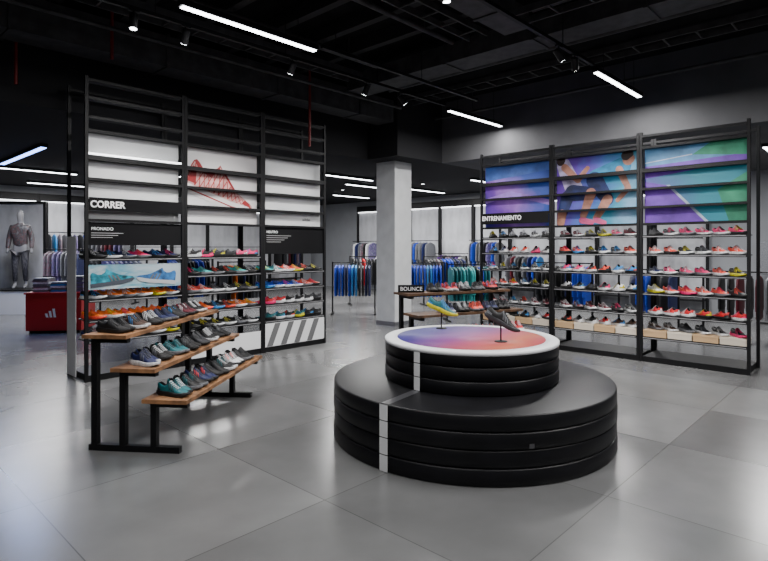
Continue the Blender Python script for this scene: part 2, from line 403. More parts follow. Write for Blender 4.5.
RX, RY, RWd = 7.59, 5.01, 1.237
Rsh = [.33, .62, .90, 1.15, 1.41, 1.65]
purp = ramp_mat('poster_purple', [(0, (.02, .015, .22)), (.35, (.11, .025, .32)), (.6, (.30, .13, .50)), (1, (.02, .06, .32))], (1, 0, .5), .8, 3, es=.2)
teal = ramp_mat('poster_teal', [(0, (.09, .03, .28)), (.3, (.06, .11, .40)), (.6, (.02, .20, .30)), (1, (.20, .32, .48))], (1, 0, -.3), .9, 4, es=.2)
green = ramp_mat('poster_court', [(0, (.10, .03, .30)), (.5, (.015, .17, .23)), (1, (.01, .15, .21))], (.7, 0, .3), .3, 3, es=.2)
gR = 'shoe shelving bays of the right wall'
rsp = [('shoe shelving bay with white ENTRENAMIENTO lettering under a purple poster', purp, 'purple poster bay'),
       ('shoe shelving bay under the poster of people training', teal, 'athlete poster bay'),
       ('shoe shelving bay under the teal and purple court poster at far right', green, 'court poster bay')]
rows_r = [['black', 'charcoal', 'hot pink', 'grey', 'wine', 'black'], ['coral', 'navy', 'charcoal', 'black', 'black'], ['coral', 'hot pink', 'black', 'sky blue', 'navy', 'black'], ['red', 'coral', 'white', 'black', 'charcoal'],
          ['red', 'hot pink', 'black', 'wine', 'black'], ['red', 'brown', 'coral', 'charcoal', 'black']]
def em(n, c, e=.2, no=.35, ns=5): return mat(n, c, .5, emit=c, es=e, noise=no, nscale=ns)
for i, (lab, gm, nm) in enumerate(rsp):
    oy = RY-i*RWd
    t, g = bay(RX, oy, -PI/2, RWd, lab, Rsh, gR, {'gmat': gm, 'gz0': 1.80, 'H': 3.0})
    if i == 0:
        h = MB().box(.04, RWd-.04, -.012, -.004, 1.86, 2.03).build('header_board', BLACKM, t)
        text_mesh('ENTRENAMIENTO', .10, 'lettering', WHITEP, h, (.05, -.014, 1.92), bold=.002, sx=.86)
        m = MB(); m.poly([(.04, 2.56), (1.19, 2.66), (1.19, 2.79), (.04, 2.79)], .102, 0); m.poly([(.04, 2.2), (.5, 2.3), (1.19, 2.12), (1.19, 2.2), (.5, 2.38), (.04, 2.28)], .102, 1)
        m.build('printed_bands', [em('print_blue', (.04, .10, .36)), em('print_lilac', (.26, .14, .48))], g)
    if i == 1:
        m = MB(); y = .102; d = -.0004; q = [0]
        def lb(a, b, ra, rb, mi): limb(m, a, b, ra, rb, y+d*q[0], mi); q[0] += 1
        lb((.98, 2.60), (.62, 2.46), .12, .13, 0); lb((1.06, 2.68), (1.08, 2.69), .075, .065, 2); lb((1.03, 2.74), (1.08, 2.76), .065, .05, 4)
        lb((.60, 2.44), (.78, 2.16), .12, .085, 1); lb((.78, 2.16), (.62, 1.90), .07, .045, 2); lb((.62, 1.88), (.74, 1.84), .04, .03, 3)
        lb((.94, 2.56), (1.06, 2.30), .05, .04, 2); lb((1.06, 2.30), (.92, 2.14), .04, .03, 2)
        lb((.12, 2.72), (.30, 2.34), .11, .13, 5); lb((.10, 2.76), (.11, 2.77), .07, .06, 4); lb((.16, 2.66), (.36, 2.46), .055, .045, 2); lb((.36, 2.46), (.50, 2.62), .042, .032, 2)
        lb((.28, 2.28), (.55, 2.26), .12, .09, 1); lb((.55, 2.26), (.44, 1.95), .075, .05, 2); lb((.42, 1.88), (.56, 1.85), .045, .035, 3)
        lb((.20, 2.22), (.12, 1.98), .10, .075, 1); lb((.12, 1.98), (.10, 1.86), .07, .06, 2)
        m.build('printed_athletes', [em('print_teal', (.015, .15, .28), ns=7), em('print_dark_blue', (.008, .015, .07), no=.6, ns=7), em('print_skin', (.30, .14, .10), no=.4, ns=7), em('print_pink', (.4, .06, .16)), em('print_hair', (.02, .01, .01)), em('print_pale_shirt', (.30, .26, .40), no=.5, ns=7)], g)
    if i == 2:
        m = MB(); y = .102
        m.poly([(.04, 2.52), (1.19, 2.48), (1.19, 2.79), (.04, 2.79)], y, 4)
        m.poly([(.04, 2.40), (1.19, 2.54), (1.19, 2.62), (.04, 2.56)], y-.001, 1)
        m.poly([(.04, 1.81), (.75, 1.81), (.30, 2.30), (.04, 2.36)], y-.001, 1)
        m.poly([(.75, 1.81), (.79, 1.81), (.34, 2.30), (.30, 2.30)], y-.002, 2)
        m.poly([(1.0, 1.81), (1.19, 1.81), (1.19, 2.4), (.88, 2.2)], y-.001, 0)
        m.poly([(.60, 2.66), (1.19, 2.60), (1.19, 2.79), (.80, 2.79)], y-.002, 0)
        m.poly([(.04, 2.60), (.60, 2.66), (.60, 2.672), (.04, 2.612)], y-.003, 2)
        m.build('printed_court_bands', [em('print_green', (.02, .18, .10)), em('print_violet', (.10, .03, .28)), em('print_lines', (.3, .34, .42)), em('print_dark_figure', (.01, .01, .02)), em('print_pale_blue', (.06, .18, .34))], g)
    fill_shelves(RX, oy, -PI/2, RWd, Rsh, nm, 'shoes on the right wall shelves', rows_r, 6, (), {5: .0885})
    for k in range(4):
        b = thing('shoebox', f'{"cream" if k%2==0 else "pale beige"} shoebox, {ORD[k]} from left on lowest shelf of {nm}', 'box', (RX+.16, oy-.18-.292*k, .33), -PI/2, 'shoeboxes on the lowest shelves')
        mm = CARD if k % 2 == 0 else CARDW
        MB().box(-.138, .138, -.13, .13, 0, .062).build('body', mm, b)
        MB().box(-.142, .142, -.134, .134, .062, .088).build('lid', mm, b)

# ------------------------------------------------------------------ podium
PR, PF = .71, 4.55
px_, py_ = W(PR, PF)
pod = thing('podium', 'round two-tier black padded podium with white rim in the middle of the floor', 'podium', (px_, py_, 0), YAW)
def pad(R, z0, z1, b=.009, inner=0):
    return [(inner, z1), (R-b*1.6, z1), (R-b*.5, z1-b*.35), (R, z1-b), (R, z0+b), (R-b*.5, z0+b*.35), (R-b*1.6, z0), (inner, z0)]
zs = [0, .115, .23, .342, .452]
for k in range(4):
    MB().lathe(pad(1.12-.004*(k % 2), zs[k], zs[k+1]-.002), 96).build('lower_pad', VINYL, pod)
zs2 = [.452, .555, .655, .75]
for k in range(3):
    MB().lathe(pad(.70-.003*(k % 2), zs2[k], zs2[k+1]-.002), 96).build('upper_pad', VINYL, pod)
MB().lathe([(.60, .747), (.60, .762), (.695, .762), (.703, .757), (.703, .735), (.69, .733)], 96).build('white_rim', WHITE, pod)
discm = ramp_mat('gradient_print', [(0, (.04, .06, .28)), (.25, (.07, .05, .28)), (.48, (.20, .05, .22)), (.68, (.42, .07, .11)), (.85, (.50, .12, .06)), (1, (.42, .06, .08))], (.75, -.50, 0), .25, 2, es=.04, rough=.5, off=-.295)
discm.node_tree.nodes['Principled BSDF'].inputs['Specular IOR Level'].default_value = .25
MB().lathe([(0, .762), (.60, .762), (.60, .75)], 96).build('printed_top', discm, pod)
def strap(R, ang, z0, z1, w, mm, nm='white_stripe'):
    m = MB(); n = 5; da = w/R/n
    for k in range(n):
        a0 = ang-w/R/2+da*k; a1 = a0+da
        p = [(math.cos(a0)*R, math.sin(a0)*R), (math.cos(a1)*R, math.sin(a1)*R)]
        m.add([(*p[0], z0), (*p[1], z0), (*p[1], z1), (*p[0], z1)], [(0, 1, 2, 3)], 0, True)
    return m.build(nm, mm, pod)
A1_, A2_ = math.radians(230.5), math.radians(228)
for k in range(4): strap(1.123, A1_, zs[k]+.002, zs[k+1]-.004, .07, WHITE)
for k in range(3): strap(.704, A2_, zs2[k]+.002, min(zs2[k+1]-.004, .734), .055, WHITE)
c1, s1 = math.cos(A1_), math.sin(A1_); c2, s2 = math.cos(A2_), math.sin(A2_)
p1 = Vector((1.10*c1, 1.10*s1)); p2 = Vector((.71*c2, .71*s2)); nn = (p2-p1).normalized(); nn = Vector((-nn.y, nn.x))*.033
m = MB(); m.add([(*(p1-nn), .4515), (*(p1+nn), .4515), (*(p2+nn), .4515), (*(p2-nn), .4515)], [(0, 1, 2, 3)])
m.build('seam_strip', mat('dark_seam', (.05, .05, .055), .3), pod)
strap(1.124, math.radians(281), .24, .27, .035, TAGM, 'zip_tag')

def stand_and_shoe(r, f, cc, sl, shl, ry, yaw, h):
    wx, wy = W(r, f)
    s_ = thing('shoe_stand', sl, 'display stand', (wx, wy, .762), YAW, 'shoe stands on the podium')
    MB().lathe([(0, .008), (.045, .008), (.05, .004), (.05, 0), (0, 0)], 24).build('base', BLACK, s_)
    MB().cyl((0, 0, .006), (0, 0, h), .006).build('rod', BLACK, s_)
    shoe(wx, wy, .762+h, YAW+yaw, cc, shl, 'shoes on the podium', 1.0, 0, ry)
stand_and_shoe(.52, 5.0, ('teal', 'yellow', 'sky blue', 'sky blue'), 'black rod stand under the teal shoe', 'teal shoe with yellow sole tilted on a rod stand on podium', .36, -.25, .15)
stand_and_shoe(.91, 4.30, ('black', 'charcoal', 'grey', 'charcoal'), 'black rod stand under the black shoe nearer the podium rim', 'black shoe with grey side stripes tilted on a rod stand on podium', .48, -.2, .13)

# ------------------------------------------------------------------ stepped tables
def stepped_table(r0, f0, yaw, L, tiers, bw, label, wood=None):
    x, y = W(r0, f0); rz = YAW+yaw
    t = thing('stepped_table', label, 'display table', (x, y, 0), rz)
    q = .045
    fl = tiers[-1][0]+.22
    for yy in (0.0, L-.12):
        MB().box(-.02, fl, yy, yy+q, 0, q).build('foot', BLACK, t)
    for k, (tx, tz) in enumerate(tiers):
        for yy in (0.0, L-.12):
            MB().box(tx, tx+q, yy, yy+q, q, tz-.028).build('leg', BLACK, t)
            MB().box(tx+q, tx+bw-.06, yy, yy+q, tz-.065, tz-.028).build('arm', BLACK, t)
        MB().box(tx+.002, tx+q-.002, q, L-.12, tz-.065, tz-.028).build('rail', BLACK, t)
        m = MB(); m.box(tx-.04, tx-.04+bw, -.05, L, tz-.028, tz)
        m.build('board', wood or WOOD, t)
    return t, rz
tiers = [(0, .86), (.22, .62), (.46, .40)]
t1, rz1 = stepped_table(-2.16, 4.07, math.radians(-6), 1.62, tiers, .34, 'three-step black steel table with wooden boards full of running shoes')
def on_table(t, rz, tiers, bw, L, cols, n, where, group, start=.06, sc=.98, jit=.12):
    M_ = Matrix.Rotation(rz, 3, 'Z')
    for ti, (tx, tz) in enumerate(tiers):
        for k in range(n):
            lx = tx-.04+bw*.5+random.uniform(-.02, .03); ly = start+(L-start-.08)*(k+.5)/n+(.008 if k % 2 == 0 else -.008)
            p = M_ @ Vector((lx, ly, 0))
            up = cols[ti][(k//2) % len(cols[ti])]; ac = ['charcoal', 'grey', 'charcoal', 'sky blue', 'black', 'teal', 'white', 'charcoal', 'coral'][((k//2)*3+ti) % 9]
            if ac == up: ac = 'grey'
            cc = (up, ['black', 'white', 'black', 'grey', 'black'][(k//2+ti) % 5], ac, 'white' if (k//2+ti) % 4 == 2 else 'charcoal')
            shoe(t.location.x+p.x, t.location.y+p.y, tz, rz+random.uniform(-jit, jit)-.35-(.1 if k % 2 else -.06), cc, f'{colname(cc)} shoe, {ORD[k]} from the near end, {["top","middle","lowest"][ti]} step of {where}', group, sc)
cols1 = [['black', 'brown', 'black', 'navy', 'black', 'wine', 'black'], ['navy', 'black', 'teal', 'black', 'charcoal', 'black', 'black'], ['teal', 'black', 'navy', 'black', 'black', 'white', 'black']]
on_table(t1, rz1, tiers, .34, 1.62, cols1, 14, 'wooden table', 'shoes on the stepped wooden table', .02, .95)

tiers2 = [(0, .95), (.24, .72), (.48, .48)]
t2, rz2 = stepped_table(.18, 6.75, math.radians(-62), 1.5, tiers2, .34, 'black stepped shoe table half hidden behind the round podium', WOOD2)
cols2 = [['black', 'red', 'charcoal'], ['navy', 'black', 'coral'], ['black', 'red', 'grey']]
on_table(t2, rz2, tiers2, .34, 1.5, cols2, 10, 'table behind podium', 'shoes on the table behind the podium', .34)
M2 = Matrix.Rotation(rz2, 3, 'Z')
sg = thing('table_sign', 'small black sign with white capitals on end of table behind podium', 'sign', tuple(t2.location+M2 @ Vector((.13, .10, .95))), YAW)
MB().box(-.16, .16, -.01, .01, 0, .09).build('board', BLACKM, sg)
text_mesh('BOUNCE', .066, 'lettering', WHITEP, sg, (-.135, -.013, .022))

# ------------------------------------------------------------------ garments and racks
def garment_mesh():
    half = [(.03, 0), (.10, -.02), (.21, -.06), (.25, -.16), (.26, -.55), (.20, -.56), (.19, -.20), (.20, -.68), (0, -.70)]
    pts = half+[(-x, z) for x, z in half[-2::-1]]
    m = MB(); n = len(pts); th = .022
    f = [(x, -th*.4, z) for x, z in pts]; b = [(x, th*.4, z) for x, z in pts]
    fi = [(x*.86, -th, z*.97-.01) for x, z in pts]; bi = [(x*.86, th, z*.97-.01) for x, z in pts]
    vs = f+b+fi+bi
    fs = [(i, (i+1) % n, n+(i+1) % n, n+i) for i in range(n)]+[(i, (i+1) % n, 2*n+(i+1) % n, 2*n+i) for i in range(n)]+[(n+i, n+(i+1) % n, 3*n+(i+1) % n, 3*n+i) for i in range(n)]
    m.add(vs, fs, 0, False)
    m.add(fi, [tuple(range(n))]); m.add(bi, [tuple(range(n))])
    m.cyl((0, 0, -.02), (0, 0, .055), .004, 5, mi=1)
    return m.mesh('jacket', [WHITE, STEEL])
GM = garment_mesh()
def jacket(x, y, z, rz, cn, label, group):
    o = bpy.data.objects.new('jacket', GM); C.objects.link(o); o.location = (x, y, z); o.rotation_euler = (0, 0, rz)
    setm(o, 0, SM[cn]); tag(o, label, 'jacket', group); return o
def rack(x, y, rz, L, H, cols, label, where, step=.075):
    t = thing('clothes_rack', label, 'clothes rack', (x, y, 0), rz)
    for s in (-1, 1):
        MB().box(s*L/2-.015, s*L/2+.015, -.015, .015, 0.03, H+.02).build('post', BLACK, t)
        MB().box(s*L/2-.02, s*L/2+.02, -.25, .25, 0, .03).build('foot', BLACK, t)
    MB().cyl((-L/2, 0, H), (L/2, 0, H), .012).build('rail', BLACK, t)
    n = int((L-.12)/step); c, s = math.cos(rz), math.sin(rz)
    for k in range(n):
        lx = -L/2+.08+step*k; cn = cols[(k*len(cols))//n]
        if random.random() < .3: cn = random.choice(cols)
        jacket(x+c*lx, y+s*lx, H-.057, rz+PI/2+random.uniform(-.08, .08), cn, f'{cn} jacket, {ORD[k] if k<16 else "last"} hanger from the left on {where}', 'jackets hanging on '+where)
def rk(r, f, yaw, L, H, cols, label, where, step=.075):
    x, y = W(r, f); rack(x, y, YAW+yaw, L, H, cols, label, where, step)
rk(-.68, 12.4, .0, .95, 1.15, ['royal blue', 'royal blue', 'sky blue', 'black', 'navy'], 'low rack of blue and black jackets left of the column', 'rack left of column')
rk(-.35, 14.5, .2, 1.1, 1.25, ['black', 'grey', 'charcoal', 'black', 'red'], 'rack of dark jackets far behind and left of the column', 'far rack left of column', .09)
rk(.85, 12.2, -.1, 1.05, 1.15, ['royal blue', 'royal blue', 'sky blue', 'royal blue'], 'rack of royal blue jackets right of the column', 'blue rack right of column', .07)
rk(1.75, 11.3, .15, .95, 1.15, ['teal', 'royal blue', 'aqua', 'black', 'teal'], 'rack of teal and blue jackets beside the training shelves', 'teal rack by training shelves', .075)
rk(1.6, 14.4, .3, 1.2, 1.25, ['charcoal', 'patterned grey', 'royal blue', 'black', 'navy'], 'rack of navy and grey jackets near the back wall', 'rack near back wall', .09)
rk(-7.35, 12.8, .1, .95, 1.45, ['patterned grey', 'patterned purple', 'grey', 'patterned purple', 'navy'], 'rack of patterned purple and grey jackets behind the red plinth', 'rack behind red plinth', .09)
rk(-7.2, 14.6, .1, 1.2, 1.7, ['grey', 'patterned grey', 'wine', 'patterned purple', 'grey'], 'rack of wine and grey jackets farther behind the red plinth', 'farther rack behind red plinth', .11)
rack(4.75, 9.3, 0, 1.0, 1.35, ['royal blue', 'black', 'royal blue', 'charcoal'], 'rack of royal blue jackets behind the red sneaker poster bay', 'rack behind sneaker poster bay')
rack(6.2, 9.8, 0, 1.1, 1.2, ['black', 'orange', 'navy', 'grey', 'grey'], 'rack of mixed jackets behind the slanted stripe bay', 'rack behind stripe bay', .09)
rack(4.45, 11.3, 0, .9, 1.3, ['patterned purple', 'grey', 'navy', 'grey'], 'rack of purple and navy jackets behind the CORRER bay', 'rack behind CORRER bay', .09)
rack(9.9, 4.7, PI/2, 1.15, 1.2, ['royal blue', 'navy', 'black', 'charcoal'], 'rack of blue and black jackets behind the purple poster bay', 'rack behind purple poster', .10)
rack(10.3, 3.3, PI/2, 1.0, 1.1, ['navy', 'charcoal', 'royal blue', 'grey'], 'rack of navy and grey jackets behind the athlete poster bay', 'rack behind athlete poster', .13)
rack(10.4, 1.95, PI/2, 1.0, 1.1, ['charcoal', 'grey', 'black', 'wine'], 'rack of charcoal jackets behind the court poster bay', 'rack behind court poster', .13)
rk(7.9, 10.9, .5, 1.0, 1.7, ['grey', 'charcoal', 'navy', 'black'], 'tall rack of grey jackets at the right edge', 'rack at right edge')

x, y = W(-5.78, 9.9)
rp = thing('display_plinth', 'red box plinth with white emblem standing left of the CORRER bay', 'plinth', (x, y, 0), YAW+.15)
MB().box(-.45, .45, -.33, .33, .05, .68).build('body', RED, rp)
MB().box(-.41, .41, -.29, .29, 0, .05).build('kick_base', BLACK, rp)
MB().box(-.47, .47, -.35, .35, .68, .71).build('top', RED, rp)
m = MB()
for k, h in enumerate((.07, .11, .15)):
    xx = -.12+.06*k; m.poly([(xx, .28), (xx+.04, .28), (xx+.04-.02, .28+h), (xx-.02, .28+h)], -.334)
m.build('three_bar_emblem', WHITEP, rp)
M3 = Matrix.Rotation(YAW+.15, 3, 'Z')
for sidx, (lx, cls, n_) in enumerate(((-.29, ['grey', 'white', 'patterned grey'], 7), (.0, ['sky blue', 'grey', 'white'], 5), (.29, ['patterned purple', 'grey'], 8))):
    for k in range(n_):
        cl = cls[k % len(cls)]
        p = M3 @ Vector((lx, 0, 0)); m = MB(); d = .008*math.sin(k*2.1)
        m.box(-.125+d, .12+d, -.16, .16, 0, .015); m.box(-.115+d, .125+d, -.155, .15, .017, .033)
        o = m.build('folded_shirt', SM[cl], None, (x+p.x, y+p.y, .71+k*.0345)); o.rotation_euler = (0, 0, YAW+.15+.05*math.sin(k*3.3))
        tag(o, f'{cl} folded shirt, {ORD[k]} from bottom of the {["left","middle","right"][sidx]} pile on red plinth', 'shirt', 'folded shirts on the red plinth')

def wallbay(x, y, rz, label, short, cols, hz=1.3):
    t = thing('garment_display', label, 'wall display', (x, y, 0), rz, 'grey garment displays along the back of the shop')
    MB().box(-.58, .58, -.02, .0, .1, 2.75).build('panel', PANELG, t)
    for s in (-1, 1): MB().box(s*.6-.02, s*.6+.02, -.1, .02, 0, 2.95).build('post', BLACK, t)
    MB().box(-.58, .58, -.1, .02, 2.75, 2.95).build('header', BLACK, t)
    MB().box(-.56, .56, -.09, -.06, 2.72, 2.75).build('light_strip', STRIP, t)
    MB().box(-.58, .58, -.4, .0, .3, .34).build('shelf', BLACK, t)
    MB().cyl((-.58, -.34, hz), (.58, -.34, hz), .012).build('rail', BLACK, t)
    for s in (-.5, .5): MB().box(s-.01, s+.01, -.34, -.02, hz-.01, hz+.01).build('bracket', BLACK, t)
    c, s = math.cos(rz), math.sin(rz); n = len(cols)
    for k in range(n):
        lx = -.45+.9*k/max(1, n-1); ly = -.34
        jacket(x+c*lx-s*ly, y+s*lx+c*ly, hz-.057, rz+PI/2+random.uniform(-.1, .1), cols[k], f'{cols[k]} jacket, {ORD[k]} from left on {short}', 'jackets on '+short)
wc = ['black', 'charcoal', 'grey', 'navy', 'royal blue', 'wine', 'grey', 'white', 'purple', 'sky blue', 'patterned grey', 'patterned purple']
for i in range(9):
    cols = [random.choice(wc) for _ in range(8)] if i in (1, 2, 3, 8) else []
    wallbay(2.6+1.25*i, Y1-.03, 0, f'grey garment display in black frame, {ORD[i]} from the left corner of the back wall', f'{ORD[i]} display of back wall', cols, 1.9 if i in (1, 2) else 1.5)
for i in range(9):
    cols = [random.choice(wc) for _ in range(8)] if i in (0, 1, 2, 3, 4, 5) else []
    wallbay(X1-.03, 13.8-1.25*i, -PI/2, f'grey garment display in black frame, {ORD[i]} from left along the right wall', f'{ORD[i]} display of right wall', cols, (1.7, 1.3)[i % 2])

# ------------------------------------------------------------------ mannequin
def skin_obj(name, joints, edges, m, parent, sub=2):
    me = bpy.data.meshes.new(name); bm = bmesh.new(); lay = bm.verts.layers.skin.verify()
    vs = []
    for i, (p, r) in enumerate(joints):
        v = bm.verts.new(p); v[lay].radius = (r, r) if not isinstance(r, tuple) else r; v[lay].use_root = (i == 0); vs.append(v)
    for a, b in edges: bm.edges.new((vs[a], vs[b]))
    bm.to_mesh(me); bm.free()
    o = bpy.data.objects.new(name, me); C.objects.link(o)
    o.modifiers.new('s', 'SKIN'); s = o.modifiers.new('u', 'SUBSURF'); s.levels = sub; s.render_levels = sub
    dg = bpy.context.evaluated_depsgraph_get(); me2 = bpy.data.meshes.new_from_object(o.evaluated_get(dg))
    bpy.data.objects.remove(o); me2.name = name
    me2.materials.clear(); me2.materials.append(m)
    for p in me2.polygons: p.use_smooth = True
    o = bpy.data.objects.new(name, me2); C.objects.link(o); o.parent = parent; return o
def mannequin(x, y, z, rz, label, jm, tm):
    t = thing('mannequin', label, 'mannequin', (x, y, z), rz)
    J = [((0, 0, .95), (.15, .10)), ((0, 0, 1.12), (.12, .09)), ((0, 0, 1.32), (.15, .10)), ((0, 0, 1.44), (.09, .07)), ((0, 0, 1.52), .05), ((0, -.01, 1.62), (.075, .085)), ((0, -.01, 1.72), (.07, .085)), ((0, 0, 1.79), .04)]
    E = [(i, i+1) for i in range(7)]
    for s in (-1, 1):
        k = len(J)
        J += [((s*.17, 0, 1.40), .055), ((s*.23, .02, 1.14), .042), ((s*.24, -.05, .90), .03), ((s*.24, -.07, .80), .032)]
        E += [(2, k), (k, k+1), (k+1, k+2), (k+2, k+3)]
        k = len(J)
        J += [((s*.09, 0, .84), .085), ((s*.10, -.02, .48), .055), ((s*.11, .02, .10), .035), ((s*.11, -.08, .035), .035), ((s*.11, -.14, .025), .025)]
        E += [(0, k), (k, k+1), (k+1, k+2), (k+2, k+3), (k+3, k+4)]
    skin_obj('body', J, E, MANN, t)
    J = [((0, 0, .90), (.17, .125)), ((0, 0, 1.12), (.15, .115)), ((0, 0, 1.32), (.17, .125)), ((0, 0, 1.45), (.10, .09)), ((0, .02, 1.50), (.08, .08))]; E = [(i, i+1) for i in range(4)]
    for s in (-1, 1):
        k = len(J); J += [((s*.17, 0, 1.40), .075), ((s*.23, .02, 1.14), .06), ((s*.24, -.05, .90), .045)]; E += [(2, k), (k, k+1), (k+1, k+2)]
    skin_obj('hooded_top', J, E, jm, t)
    J = [((0, 0, .93), (.16, .115))]; E = []
    for s in (-1, 1):
        k = len(J); J += [((s*.09, 0, .84), .1), ((s*.10, -.02, .48), .07), ((s*.11, .02, .14), .05)]; E += [(0, k), (k, k+1), (k+1, k+2)]
    skin_obj('leggings', J, E, tm, t)
def plat(x, y, rz, label, h=.55):
    t = thing('platform', label, 'platform', (x, y, 0), rz)
    MB().box(-.45, .45, -.35, .35, 0, h-.03).build('body', WHITE, t); MB().box(-.47, .47, -.37, .37, h-.03, h).build('top', BLACK, t)
mx_, my_ = W(-8.3, 12.6)
pat = ramp_mat('patterned_fabric', [(0, (.01, .01, .012)), (.42, (.05, .05, .06)), (.5, (.10, .04, .04)), (.58, (.02, .02, .025)), (1, (.15, .15, .16))], (0, 0, .3), 1.6, 9, off=.4)
pat2 = ramp_mat('patterned_leggings', [(0, (.008, .008, .01)), (.5, (.02, .02, .03)), (.6, (.08, .08, .09)), (1, (.015, .015, .02))], (0, 0, .3), 1.6, 12, off=.4)
plat(mx_, my_, YAW, 'white platform under the mannequin at the far left')
mannequin(mx_, my_, .55, YAW+.25, 'mannequin in patterned hooded top and dark patterned leggings at far left', pat, pat2)
nx, ny = W(-8.85, 13.4)
ni = thing('lit_niche_frame', 'tall black framed white niche with lit edges behind the mannequin', 'display frame', (nx, ny, 0), YAW)
MB().box(-.62, .62, 0, .04, .1, 2.55).build('back_panel', PANELG, ni)
for s in (-1, 1):
    MB().box(s*.65-.03, s*.65+.03, -.08, .04, 0, 2.6).build('post', BLACK, ni); MB().box(s*.6-.012, s*.6+.012, -.02, -.002, .12, 2.52).build('light_strip', STRIP, ni)
MB().box(-.62, .62, -.08, .04, 2.55, 2.6).build('header', BLACK, ni)

# ------------------------------------------------------------------ ceiling lights
def area(loc, sx, sy, e, rz, parent=None, col=(.95, .97, 1)):
    l = bpy.data.lights.new('strip_light', 'AREA'); l.shape = 'RECTANGLE'; l.size = sx; l.size_y = sy; l.energy = e; l.color = col
    o = bpy.data.objects.new('strip_light', l); C.objects.link(o); o.location = loc; o.rotation_euler = (0, 0, rz)
    if parent: o.parent = parent
    return o
def luminaire(x, y, z, L, rz, label, top, e, mt=None, w=.055):
    t = thing('linear_lamp', label, 'ceiling lamp', (x, y, z), rz, 'linear ceiling lamps')
    MB().box(-L/2-.02, L/2+.02, -w/2-.012, w/2+.012, .006, .06).build('housing', BLACK, t)
    MB().box(-L/2, L/2, -w/2, w/2, -.004, .006).build('diffuser', mt or LITE, t)
    for s in (-.35, .35):
        if top-z > .08: MB().cyl((s*L, 0, .06), (s*L, 0, top-z), .004, 6).build('suspension_rod', BLACK, t)
    area((0, 0, -.006), L, w, e, 0, t, (.3, .45, 1) if mt else (1, .985, .97))
E1 = 84
luminaire(3.05, 4.6, 3.6, 1.5, 0, 'linear lamp above the front table, brightest at top left', HC, E1)
luminaire(7.34, 2.7, 3.6, 1.5, 0, 'linear lamp above the athlete poster bay', HC, E1*1.5)
luminaire(7.65, 5.12, 3.6, 1.5, 0, 'linear lamp hanging between column and training shelves', HC, E1)
hid = 0
for (x, y) in ((2.9, 1.9), (.2, 2.6), (2.3, -.6), (5.2, .1), (-1.4, .4), (4.6, -1.7)):
    luminaire(x, y, 3.6, 1.5, 0, f'linear lamp out of view, {ORD[hid]} in the rows over the shop front', HC, E1*(.65, .6, .7, 1.4, .7, 1)[hid]); hid += 1
nm_ = ['over the column rack', 'over the left rear aisle', 'over the back wall displays', 'over the blue jacket rack', 'over the rear left wall', 'over the far corner', 'over the right rear aisle', 'behind the court poster', 'behind the athlete poster', 'over the rear middle aisle', 'over the rear right corner']
pts = [(8.6, 9.2), (3.4, 13.1), (11.9, 12.6), (10.2, 10.2), (4.6, 15.6), (8.2, 14.6), (11.6, 7.4), (11.2, 1.6), (11.2, 4.2), (6.6, 11.8), (12.2, 9.8)]
for (x, y), s in zip(pts, nm_):
    luminaire(x, y, 3.07, 1.5, 0, 'linear lamp under the low soffit '+s, LC, 105)
luminaire(2.66, 11.2, 3.07, 2.6, PI/2, 'cool blue-white lamp at far left pointing toward the viewer', LC, 60, LITEB, .08)
dn = [(8.0, 11.0), (9.2, 12.0), (9.6, 8.4), (10.6, 11.6), (7.4, 13.2), (11.0, 9.0), (3.0, 14.6), (12.4, 11.6)]
for k, (x, y) in enumerate(dn):
    t = thing('recessed_downlight', f'small round downlight in the low soffit, {ORD[k]} counted from the column', 'ceiling lamp', (x, y, LC), 0, 'downlights in the low soffit')
    MB().lathe([(.075, 0), (.075, -.018), (.055, -.018), (.055, 0)], 20).build('ring', BLACK, t)
    MB().lathe([(0, -.012), (.055, -.012), (.055, -.002), (0, -.002)], 20).build('lens', LITE, t)

def track(x0, x1, y, z, label):
    t = thing('track_rail', label, 'track rail', (x0, y, z))
    MB().box(0, x1-x0, -.02, .02, 0, .035).build('rail', BLACK, t)
    n = int((x1-x0)/1.6)
    for k in range(n+1): MB().cyl((.2+k*1.5, 0, .035), (.2+k*1.5, 0, HC-z), .005, 6).build('suspension_rod', BLACK, t)
track(.6, 6.8, 5.12, 3.66, 'long black track rail leading to the lamp near the column')
track(1.0, 6.5, 2.7, 3.66, 'long black track rail leading to the lamp over training shelves')
track(3.9, 6.9, 4.6, 3.66, 'short black track rail ahead of the brightest lamp')
def spot(x, y, z, tx, ty, tz, label, e=120, ang=50):
    t = thing('track_spotlight', label, 'spotlight', (x, y, z), 0, 'track spotlights')
    d = (Vector((tx, ty, tz))-Vector((x, y, z-.09))).normalized(); c = Vector((0, 0, -.09))
    MB().box(-.05, .05, -.018, .018, -.01, .0).cyl((0, 0, -.01), (0, 0, -.07), .008).build('bracket', BLACK, t)
    MB().cyl(c-d*.06, c+d*.08, .038, 16).build('head', BLACK, t)
    MB().cyl(c+d*.0795, c+d*.083, .031, 16).build('lens', LITE, t)
    l = bpy.data.lights.new('spot', 'SPOT'); l.energy = e; l.spot_size = math.radians(ang); l.spot_blend = .6; l.shadow_soft_size = .035; l.color = (1, .97, .93)
    o = bpy.data.objects.new('spot', l); C.objects.link(o); o.parent = t; o.location = c+d*.09
    o.rotation_euler = d.to_track_quat('-Z', 'Y').to_euler()
spot(2.6, 5.12, 3.66, 2.7, 6.6, 1.2, 'track spotlight aimed at the CORRER bay', 190, 65)
spot(3.9, 5.12, 3.66, 3.9, 6.6, 1.2, 'track spotlight aimed at the red sneaker poster', 190, 65)
spot(5.1, 5.12, 3.66, 5.1, 6.6, 1.2, 'track spotlight aimed at the slanted stripe bay', 190, 65)
spot(5.8, 5.12, 3.66, 7.6, 4.4, 1.2, 'bright track spotlight aimed at the purple poster bay', 240, 65)
